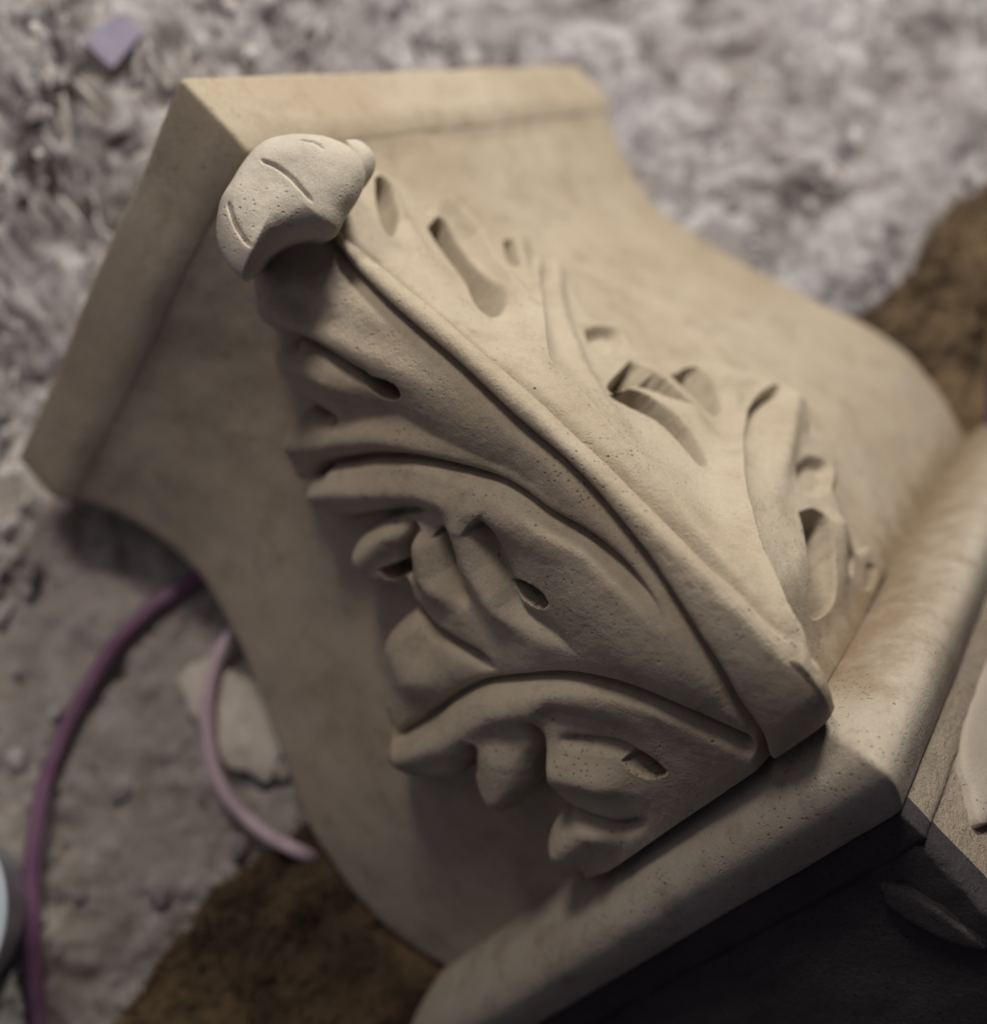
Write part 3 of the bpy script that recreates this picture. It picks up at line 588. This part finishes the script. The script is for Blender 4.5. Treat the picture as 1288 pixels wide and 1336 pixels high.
    for nm, B, h0, h1, h2, h3 in (('vp1', np.interp(H, [.40, .60], [.018, .0085]), .28, .38, .64, .74), ('vp2', .014, .56, .61, .72, .79)):
        tab = np.array(DATA[nm])                            # leaflet crests stand proud of the sheet
        vp = np.interp(hs, tab[:, 0], tab[:, 1])
        kq = np.hanning(21); kq /= kq.sum()
        vp = np.convolve(np.pad(vp, 10, mode='edge'), kq, 'valid')[:, None]
        w = np.where(V < vp, np.clip(.6 * vp, .007, .05), .045)
        rise = rise - np.where(left, 0, B * np.exp(-((V - vp) / w) ** 2) * sstep(h0, h1, H) * sstep(h3, h2, H))
    rise = rise - np.where(left, 0.017 * np.exp(-((au - 0.085) / 0.055) ** 2) * sstep(0.003, 0.03, au) * sstep(0.20, 0.30, H) * sstep(0.77, 0.67, H), 0)
    Vc = V + 0.011 * (1 - sstep(0.52, 0.72, H))
    wl = 1 / (1 + np.exp(np.clip(Vc / 0.005, -30, 30)))          # 1 on the left half
    rcoord = A_ + sp(Vc) + rise * wl
    lcoord = A_ + sp(-Vc) + rise * (1 - wl)
    N = np.stack([-wl, -(1 - wl)], -1)
    N /= np.linalg.norm(N, axis=-1)[..., None]
    rcoord = rcoord + N[..., 0] * D
    lcoord = lcoord + N[..., 1] * D
    # the right wing melts into the block towards the torus
    melt = sstep(0.69, 0.77, H) * sstep(0.02, 0.09, V)
    lcoord = lcoord + melt * np.maximum(B_ - 0.006 - lcoord, 0) * 0.85
    # rim falls away to the bell
    k = sstep(0.0015, -0.0042, sd)
    sink = B_ + 0.004
    rcoord = np.where(left, rcoord * (1 - k) + np.maximum(sink, rcoord) * k, rcoord)
    lcoord = np.where(~left, lcoord * (1 - k) + np.maximum(sink, lcoord) * k, lcoord)
    lcoord = lcoord - 0.012 * under
    Q = np.stack([rcoord, lcoord, -(H + 0.026 * under)], -1)
    # normals of the whole sheet so that cuts between lobes do not show
    W = cap_world(Q)
    dh = np.gradient(W, axis=0); dv = np.gradient(W, axis=1)
    NN = np.cross(dh, dv); NN /= np.linalg.norm(NN, axis=-1)[..., None] + 1e-12
    out_dir = np.array([0, 0, 1.0])
    if (NN[200, 300] @ out_dir) < 0: NN = -NN
    keep = (sd > -0.0050) & (H < 0.788)
    # which lobe does each point belong to
    lab = np.full(H.shape, -1)
    dG = lambda n: seg_dist(P, np.vstack([catmull(TR[n], 3)]))[1]
    sA = dG('G1') > 0; sB = dG('G2') > 0
    grp = np.where(sA, 0, np.where(sB, 1, 2))
    GL = [0, 0, 0, 0, 1, 1, 1, 1, 1, 1, 2, 2, 2, 2]
    best = np.full(H.shape, 1e9)
    for k_, s_ in enumerate(DATA['SL']):
        d = seg_dist(P, np.array(s_))[0] + np.where(grp == GL[k_], 0, 1.0)
        mk = left & (d < best); best = np.where(mk, d, best); lab = np.where(mk, k_, lab)
    s1 = seg_dist(P, catmull(TR['crease1'], 3))[1] > 0; s2 = seg_dist(P, catmull(TR['crease2'], 3))[1] > 0
    grp = np.where(~s1, 0, np.where(~s2, 1, 2))
    GR = [0, 0, 0, 0, 1, 1, 1, 1, 1, 2, 2, 2, 2, 2]
    best = np.full(H.shape, 1e9)
    for k_, s_ in enumerate(DATA['SR']):
        d = seg_dist(P, np.array(s_))[0] + np.where(grp == GR[k_], 0, 1.0)
        mk = (~left) & (d < best); best = np.where(mk, d, best); lab = np.where(mk, 20 + k_, lab)
    ml = np.interp(H, TR['mribL'][:, 0], TR['mribL'][:, 1]); mr = np.interp(H, TR['mribR'][:, 0], TR['mribR'][:, 1])
    lab = np.where((V > ml) & (V < mr), 50, lab)
    nr, nc = H.shape
    idx = np.arange(nr * nc).reshape(nr, nc)
    F = np.stack([idx[:-1, :-1], idx[1:, :-1], idx[1:, 1:], idx[:-1, 1:]], -1).reshape(-1, 4)
    kf = keep.reshape(-1)[F].all(1)
    F = F[kf]
    fl = lab.reshape(-1)[F[:, 0]]
    Wf = W.reshape(-1, 3); Nf = NN.reshape(-1, 3)
    # orient faces outwards
    a = Wf[F[0]]
    if np.cross(a[1] - a[0], a[2] - a[0]) @ Nf[F[0, 0]] < 0: F = F[:, ::-1]
    def piece(name, l, parent):
        f = F[fl == l]
        if len(f) < 20: return None
        u, inv = np.unique(f.reshape(-1), return_inverse=True)
        return link_mesh(name, Wf[u], inv.reshape(-1, 4), M_LEAF, parent, Nf[u])
    leaf = piece('acanthus_leaf', 50, capital)            # the midrib carries the lobes
    leaf['label'] = 'raised midrib of the acanthus leaf along the stone corner'
    for l in list(range(14)) + list(range(20, 34)):
        piece('leaf_lobe', l, leaf)
    return leaf
leaf = build_leaf()

# ---- curled tip of the leaf under the abacus corner
def knob(name, outline, o_plane, h_dome, power, back, shrink, grooves, label, shift=(0, 0)):
    outl = np.array(outline)
    cl = catmull(np.vstack([outl, outl[:1]]), 8)[:-1]
    cen = outl.mean(0) + np.array(shift)
    th = np.linspace(0, 2 * math.pi, 300, endpoint=False)
    # radius of the outline along each ray
    rad = []
    for a in th:
        d = np.array([math.cos(a), math.sin(a)]); best = 0
        for i in range(len(cl)):
            p, q = cl[i] - cen, cl[(i + 1) % len(cl)] - cen
            den = d[0] * (q - p)[1] - d[1] * (q - p)[0]
            if abs(den) < 1e-12: continue
            tt = (p[0] * (q - p)[1] - p[1] * (q - p)[0]) / den
            uu = (p[0] * d[1] - p[1] * d[0]) / den
            if tt > 0 and -1e-6 <= uu <= 1 + 1e-6: best = max(best, tt)
        rad.append(best)
    rad = np.array(rad)
    rings = []
    nr = 80
    for k in range(1, nr + 1):
        rho = math.sin(k / nr * math.pi / 2)
        q = cen + (np.stack([np.cos(th), np.sin(th)], 1) * (rad * rho)[:, None])
        z = h_dome * (1 - rho ** power) ** 0.55 * np.ones(len(th))
        rings.append(np.column_stack([q, z]))
    for k in range(1, 13):
        t = k / 12
        s = 1 - shrink * t ** 1.3
        c2 = cen + np.array([0, -0.030 * t])
        q = c2 + (np.stack([np.cos(th), np.sin(th)], 1) * (rad * s)[:, None])
        rings.append(np.column_stack([q, np.full(len(th), -back * t) - 0.002]))
    R = np.array(rings)
    P2 = R[..., :2]
    dz = np.zeros(R.shape[:2])
    for g, dp, w in grooves:
        d, s, par = seg_dist(P2, catmull(g, 6))
        dz -= dp * np.exp(-(d / w) ** 1.6) * sstep(0, .1, par) * (1 - sstep(.8, 1, par))
    top = np.arange(R.shape[0]) < nr
    R[..., 2] += dz * top[:, None] + 0.0016 * fbm(np.concatenate([P2 * 30, 0 * P2[..., :1]], -1), 3) * top[:, None]
    cz = R[0, :, 2].mean()
    pts = np.vstack([[cen[0], cen[1], cz], R.reshape(-1, 3)])
    q, h, z = pts[:, 0], pts[:, 1], pts[:, 2]
    s2 = math.sqrt(0.5)
    loc = np.column_stack([o_plane + q * s2 - z * s2, o_plane - q * s2 - z * s2, -h])
    n = len(th)
    F = []
    for i in range(n): F.append((0, 1 + i, 1 + (i + 1) % n))
    for k in range(R.shape[0] - 1):
        b0 = 1 + k * n; b1 = b0 + n
        for i in range(n): F.append((b0 + i, b1 + i, b1 + (i + 1) % n, b0 + (i + 1) % n))
    ob_ = link_mesh(name, cap_world(loc), F, M_PALE, leaf)
    import bmesh
    bm = bmesh.new(); bm.from_mesh(ob_.data); bmesh.ops.recalc_face_normals(bm, faces=bm.faces); bm.to_mesh(ob_.data); bm.free()
    # closed only at the front: make sure normals look outwards
    me = ob_.data
    if me.polygons[0].normal.z < 0: me.flip_normals()
    if label: ob_['label'] = label
    return ob_
knob('curled_tip', DATA['kn'], -0.03, 0.026, 4.5, 0.10, 0.42, [(np.array(DATA['kg'][0]), 0.0045, 0.0013), (np.array(DATA['kg'][1]), 0.004, 0.0013), (np.array(DATA['kg'][2]), 0.002, 0.0012)], 'pale worn tip of the leaf curling over below the abacus', shift=(0.004, -0.004))
knob('curled_tip_side', DATA['kn2'], -0.015, 0.016, 2.2, 0.06, 0.3, [], None)

# smooth dressed patch on the rough neck
def patch(name, hc, rc, a, b, tilt, base, lift, side, mat):
    n = 60
    th = np.linspace(0, 2 * math.pi, n, endpoint=False)
    rr = 1 + 0.07 * np.sin(3 * th + 1) + 0.04 * np.sin(5 * th)
    rows = []
    for s, z in ((0.02, 1.0), (0.4, 1.03), (0.7, 1.0), (0.9, 0.86), (0.98, 0.6), (1.0, 0.2), (1.0, -4.0)):
        x, y = a * s * rr * np.cos(th), b * s * rr * np.sin(th)
        r = rc + x * math.cos(tilt) - y * math.sin(tilt); h = hc + x * math.sin(tilt) + y * math.cos(tilt)
        d = np.full(n, base - z * lift)
        rows.append(np.column_stack([r, d, -h] if side == 'R' else [d, r, -h]))
    R = np.array(rows)
    F = []
    for k in range(len(rows) - 1):
        for i in range(n): F.append((k * n + i, k * n + (i + 1) % n, (k + 1) * n + (i + 1) % n, (k + 1) * n + i))
    F.append(tuple(range(n)))
    o = link_mesh(name, cap_world(R.reshape(-1, 3)), F, mat, neck)
    import bmesh
    bm = bmesh.new(); bm.from_mesh(o.data); bmesh.ops.recalc_face_normals(bm, faces=bm.faces); bm.to_mesh(o.data); bm.free()
    if o.data.polygons[-1].normal.z < 0: o.data.flip_normals()
    return o
patch('smooth_plaster_patch', 0.937, 0.235, 0.20, 0.033, 0.0, -0.035, 0.006, 'R', M_PLASTER)
patch('plaster_flake', 0.960, 0.012, 0.042, 0.013, 1.95, -0.033, 0.006, 'L', M_SHADE)

# ------------------------------------------------------------------ brown padding under the bell
def padding():
    nx, nt_ = 260, 70
    xs = np.linspace(-0.62, 1.75, nx)
    rows = []
    for x in xs:
        e = min(1.0, (x + 0.62) / 0.12, (1.75 - x) / 0.12)
        e = max(e, 0.02) ** 0.5
        under = sstep(0.02, 0.10, x) * (1 - sstep(0.86, 0.98, x))
        hgt = (0.105 + 0.012 * sstep(1.0, 1.25, x) - 0.060 * under) * e
        th = np.linspace(0, math.pi, nt_)
        c, s = np.cos(th), np.sin(th)
        y = -0.155 + (0.205 + 0.02 * sstep(1.0, 1.35, x) + 0.014 * math.sin(x * 17 + 3.2)) * np.sign(c) * np.abs(c) ** 0.75 * e
        z = hgt * s ** 0.6 - 0.012
        rows.append(np.column_stack([np.full(nt_, x), y, z]))
    R = np.array(rows)
    amp = 1 - sstep(0.0, 0.08, R[..., 0]) * (1 - sstep(0.88, 1.0, R[..., 0]))
    R[..., 2] += amp * 0.034 * fbm(R * 16, 5, 0.65) * (R[..., 2] > 0.0)
    R[..., 1] += amp * 0.020 * fbm(R * 18 + 9, 4, 0.6)
    idx = np.arange(nx * nt_).reshape(nx, nt_)
    F = np.stack([idx[:-1, :-1], idx[1:, :-1], idx[1:, 1:], idx[:-1, 1:]], -1).reshape(-1, 4)[:, ::-1]
    o = link_mesh('padding_roll', R.reshape(-1, 3), F, M_BROWN)
    tag(o, 'shaggy brown padding roll lying on the floor under the stone capital', 'padding')
    o.location = (0, 0, 0)
    # loose tufts give it a frayed outline
    rng = np.random.RandomState(4)
    vs_, fs_ = [], []
    for k in range(9000):
        i = rng.randint(2, nx - 2); j = rng.randint(2, nt_ - 2)
        p = R[i, j]
        if 0.03 < p[0] < 0.97 or p[2] < 0.0: continue
        nrm = np.cross(R[i + 1, j] - R[i - 1, j], R[i, j + 1] - R[i, j - 1]); nrm /= np.linalg.norm(nrm) + 1e-9
        if nrm[2] < 0: nrm = -nrm
        d = nrm * 0.6 + rng.normal(size=3) * 0.7; d /= np.linalg.norm(d)
        if d[2] < 0: d[2] *= -0.4
        t = np.cross(d, rng.normal(size=3)); t /= np.linalg.norm(t) + 1e-9
        L = rng.uniform(0.010, 0.028); w = 0.0016
        b = len(vs_)
        vs_ += [p - t * w, p + t * w, p + d * L * 0.6 + t * w * .8, p + d * L * 0.6 - t * w * .8, p + d * L + np.array([0, 0, -0.3 * L])]
        fs_ += [(b, b + 1, b + 2, b + 3), (b + 3, b + 2, b + 4)]
    f = link_mesh('fibres', np.array(vs_), fs_, M_BROWN, o)
    f['kind'] = 'stuff'
padding()

# ------------------------------------------------------------------ small things on the floor
def tube(name, pts, r, mat, label, cat, group=None, n=6, sides=14):
    c = catmull(pts, n)
    c = c + 0.003 * np.stack([pnoise(c * 14 + 1), pnoise(c * 14 + 7), 0.4 * pnoise(c * 14 + 3)], -1)
    T = np.gradient(c, axis=0); T /= np.linalg.norm(T, axis=1)[:, None]
    up = np.array([0, 0, 1.0])
    S = np.cross(T, up); S /= np.linalg.norm(S, axis=1)[:, None]
    U = np.cross(S, T)
    a = np.linspace(0, 2 * math.pi, sides, endpoint=False)
    V = c[:, None] + r * (np.cos(a)[None, :, None] * S[:, None] + np.sin(a)[None, :, None] * U[:, None])
    k = len(c)
    idx = np.arange(k * sides).reshape(k, sides)
    F = np.stack([idx[:-1], np.roll(idx[:-1], -1, 1), np.roll(idx[1:], -1, 1), idx[1:]], -1).reshape(-1, 4).tolist()
    F += [list(idx[0]), list(idx[-1][::-1])]
    base = np.array([c[0, 0], c[0, 1], 0])
    o = link_mesh(name, V.reshape(-1, 3) - base, F, mat)
    o.location = base
    return tag(o, label, cat, group)
FL = DATA['F']
tube('cable', [(x, y, 0.013) for x, y, z in FL['cable1']], 0.0100, M_PURPLE, 'purple plastic cable curving across the floor beside the shaded face', 'cable')
tube('cable', [(x, y, 0.016 + 0.014 * (i > 0)) for i, (x, y, z) in enumerate(FL['cable2'][:-2])] + [(-0.026, 0.066, 0.050), (-0.018, 0.046, 0.078), (-0.010, 0.026, 0.074), (-0.004, 0.008, 0.045)], 0.0085, M_PINK, 'pale pink cable bowed out from under the capital to the brown padding', 'cable')
tube('hose', [(1.42, -0.02, 0.125), (1.25, -0.09, 0.132), (1.12, -0.16, 0.122), (1.02, -0.24, 0.115), (0.99, -0.36, 0.05)], 0.026, M_VIOLET, 'dark violet hose lying over the brown padding on the lit side', 'hose')

def chip():
    c = np.array(FL['chip']); top = c[:, :2].copy()
    cen = top.mean(0); top[:, 1] = cen[1] + (top[:, 1] - cen[1]) * 1.3
    rng = np.random.RandomState(2)
    q = []
    for i in range(4):
        a, b = top[i], top[(i + 1) % 4]
        for t in (0.06, 0.35, 0.65, 0.94):
            q.append(a + (b - a) * t + rng.normal(size=2) * 0.0007)
    q = np.array(q)
    def lay(s, z): return np.column_stack([(q - cen) * s, z + 0.10 * (q - cen)[:, 0] * 0])
    rows = [lay(1.02, -0.016), lay(1.02, 0.004), lay(1.0, 0.0062)]
    V = np.vstack(rows); n = len(q)
    Fs = [tuple(range(n))[::-1]]
    for i in range(n): Fs.append((i, (i + 1) % n, n + (i + 1) % n, n + i))
    edge = link_mesh('broken_edge', V[:2 * n], Fs, M_TILE_EDGE, None, smooth=False)
    Vt = np.vstack([rows[1] + (0, 0, 0.0003), rows[2]])
    Ft = [(i, (i + 1) % n, n + (i + 1) % n, n + i) for i in range(n)] + [tuple(range(n, 2 * n))]
    face = link_mesh('tile_face', Vt, Ft, M_TILE, None, smooth=False)
    root = empty('tile_chip', (cen[0], cen[1], c[:, 2].mean() + 0.006))
    root.rotation_euler = (0.62, 0.10, 0)
    edge.parent = root; face.parent = root
    import bmesh
    for o in (edge, face):
        bm = bmesh.new(); bm.from_mesh(o.data); bmesh.ops.recalc_face_normals(bm, faces=bm.faces); bm.to_mesh(o.data); bm.free()
    tag(root, 'small lilac tile chip lying on the floor beyond the abacus corner', 'tile')
chip()

def bucket():
    prof = [(0.0, 0.004), (0.092, 0.0), (0.098, 0.006), (0.118, 0.20), (0.126, 0.202), (0.128, 0.209), (0.124, 0.214), (0.114, 0.212), (0.095, 0.012), (0.0, 0.010)]
    n = 56
    a = np.linspace(0, 2 * math.pi, n, endpoint=False)
    V = np.array([np.column_stack([r * np.cos(a), r * np.sin(a), np.full(n, z)]) for r, z in prof])
    idx = np.arange(V.shape[0] * n).reshape(-1, n)
    F = np.stack([idx[:-1], np.roll(idx[:-1], -1, 1), np.roll(idx[1:], -1, 1), idx[1:]], -1).reshape(-1, 4)
    e = np.array(FL['bucket'])[1, :2]
    root = empty('bucket', (e[0] - 0.085, e[1] + 0.105, 0.0))
    link_mesh('tub', V.reshape(-1, 3), F, M_BUCKET, root)
    t = np.linspace(0, math.pi, 24)
    c = np.column_stack([0.127 * np.cos(t), 0.02 + 0.10 * np.sin(t), 0.19 + 0.015 * np.sin(t)])
    s = np.linspace(0, 2 * math.pi, 8, endpoint=False)
    T = np.gradient(c, axis=0); T /= np.linalg.norm(T, axis=1)[:, None]
    S = np.cross(T, (0, 0, 1.0)); S /= np.linalg.norm(S, axis=1)[:, None]; U = np.cross(S, T)
    V = c[:, None] + 0.003 * (np.cos(s)[None, :, None] * S[:, None] + np.sin(s)[None, :, None] * U[:, None])
    idx = np.arange(24 * 8).reshape(24, 8)
    F = np.stack([idx[:-1], np.roll(idx[:-1], -1, 1), np.roll(idx[1:], -1, 1), idx[1:]], -1).reshape(-1, 4)
    link_mesh('handle', V.reshape(-1, 3), F, M_BUCKET, root)
    tag(root, 'pale blue plastic bucket standing on the floor beside the purple cable', 'bucket')
bucket()

def lump(x, y, sx, sy, sz, seed, label, rot=0.0):
    nu, nv = 40, 22
    u = np.linspace(0, 2 * math.pi, nu, endpoint=False); v = np.linspace(-math.pi / 2, math.pi / 2, nv)
    U, Vv = np.meshgrid(u, v, indexing='ij')
    S = np.stack([np.cos(Vv) * np.cos(U), np.cos(Vv) * np.sin(U), np.sin(Vv)], -1)
    rr = 1 + 0.42 * fbm(S * 1.5 + seed * 5.7, 4, 0.6)
    Q = S * rr[..., None] * np.array([sx, sy, sz])
    Q[..., 2] = np.maximum(Q[..., 2], -0.35 * sz) + 0.3 * sz
    c, s = math.cos(rot), math.sin(rot)
    Q = Q @ np.array([[c, s, 0], [-s, c, 0], [0, 0, 1.0]])
    idx = np.arange(nu * nv).reshape(nu, nv)
    F = np.stack([idx[:, :-1], np.roll(idx, -1, 0)[:, :-1], np.roll(idx, -1, 0)[:, 1:], idx[:, 1:]], -1).reshape(-1, 4)
    o = link_mesh('plaster_lump', Q.reshape(-1, 3), F, M_LUMP)
    o.location = (x, y, 0.0)
    tag(o, label, 'plaster lump')
lump(0.040, 0.205, 0.050, 0.085, 0.018, 3, 'flat pale plaster lump enclosed by the bowed pink cable', 0.1)

# ------------------------------------------------------------------ pressed shavings and crumbs all over the floor
def litter():
    rng = np.random.RandomState(21)
    mats = [simple('pale_shaving', (0.50, 0.48, 0.49), (0.64, 0.62, 0.61), 30, 0.8, 0.4, 0.002, 120),
            simple('grey_shaving', (0.11, 0.10, 0.11), (0.26, 0.245, 0.26), 30, 0.85, 0.4, 0.002, 120)]
    acc = [([], []), ([], [])]
    for k in range(12000):
        x, y = rng.uniform(-0.7, 2.1), rng.uniform(-0.8, 1.6)
        if -0.02 < x < 1.05 and -0.9 < y < 0.60: continue
        if y < 0.06 and rng.rand() < 0.6: continue
        ang = 0.9 + 1.6 * pnoise(np.array([[x * 2.3 + 40, y * 2.3 + 40, 40.0]]))[0] + rng.normal() * 0.55
        near = y > 0.5 and x < 0.95
        if not near: continue
        L = rng.uniform(0.014, 0.045) if near else rng.uniform(0.02, 0.05)
        w = rng.uniform(0.002, 0.006) if near else rng.uniform(0.004, 0.012)
        bend = rng.normal() * 0.35
        V, F = acc[0 if rng.rand() < 0.5 else 1]
        z0 = floor_mound(x, y) + rng.uniform(-0.014, 0.004)
        tilt = rng.normal() * 0.06
        slope = (floor_mound(x, y + 0.01) - floor_mound(x, y - 0.01)) / 0.02
        b = len(V)
        for i, t in enumerate((-0.5, -0.2, 0.2, 0.5)):
            a = ang + bend * t
            cx, cy = x + math.cos(a) * L * t, y + math.sin(a) * L * t
            ww = w * (0.55 if i in (0, 3) else 1.0)
            sx, sy = -math.sin(a) * ww, math.cos(a) * ww
            zz = z0 + slope * (cy - y) + tilt * L * t + 0.004 * (1 - 4 * t * t)
            V += [(cx - sx, cy - sy, zz - 0.004), (cx, cy, zz + 0.12 * w), (cx + sx, cy + sy, zz - 0.004)]
        for i in range(3):
            q = b + 3 * i
            F += [(q, q + 3, q + 4, q + 1), (q + 1, q + 4, q + 5, q + 2)]
    for (V, F), mt, nm, lb in zip(acc, mats, ('pale_shavings', 'grey_shavings'), ('pale shavings trodden into the rough floor', 'grey shavings trodden into the rough floor')):
        o = link_mesh(nm, np.array(V), F, mt, smooth=False)
        tag(o, lb, 'shavings', kind='stuff')
litter()

def crumbs():
    rng = np.random.RandomState(33)
    mats = [simple('pale_crumb', (0.46, 0.45, 0.46), (0.62, 0.60, 0.60), 30, 0.9, 0.4, 0.002, 120),
            simple('grey_crumb', (0.20, 0.19, 0.20), (0.34, 0.32, 0.33), 30, 0.9, 0.4, 0.002, 120)]
    t = (1 + 5 ** 0.5) / 2
    ico = np.array([(-1, t, 0), (1, t, 0), (-1, -t, 0), (1, -t, 0), (0, -1, t), (0, 1, t), (0, -1, -t), (0, 1, -t), (t, 0, -1), (t, 0, 1), (-t, 0, -1), (-t, 0, 1)]) / 1.9
    fi = [(0, 11, 5), (0, 5, 1), (0, 1, 7), (0, 7, 10), (0, 10, 11), (1, 5, 9), (5, 11, 4), (11, 10, 2), (10, 7, 6), (7, 1, 8), (3, 9, 4), (3, 4, 2), (3, 2, 6), (3, 6, 8), (3, 8, 9), (4, 9, 5), (2, 4, 11), (6, 2, 10), (8, 6, 7), (9, 8, 1)]
    for mt, nm, lb, cnt in zip(mats, ('pale_crumbs', 'grey_crumbs'), ('pale plaster crumbs strewn over the floor', 'grey stone crumbs strewn over the floor'), (420, 420)):
        V, F = [], []
        for k in range(cnt):
            x, y = rng.uniform(-0.6, 2.0), rng.uniform(-0.2, 1.5)
            if 0.0 < x < 1.06 and y < 0.62: continue
            if y < 0.07: continue
            r = 0.003 + 0.012 * rng.rand() ** 2.5
            q = ico * (1 + rng.normal(size=(12, 1)) * 0.16) * np.array([1.2, 0.9, 0.6]) * r
            a = rng.uniform(0, 6.28); c, s_ = math.cos(a), math.sin(a)
            q = q @ np.array([[c, s_, 0], [-s_, c, 0], [0, 0, 1]])
            b = len(V)
            V += (q + (x, y, float(floor_mound(x, y)) + r * 0.25 - 0.004)).tolist()
            F += [(i + b, j + b, l + b) for i, j, l in fi]
        tag(link_mesh(nm, np.array(V), F, mt, smooth=False), lb, 'crumbs', kind='stuff')
crumbs()

scene.render.engine = 'CYCLES'
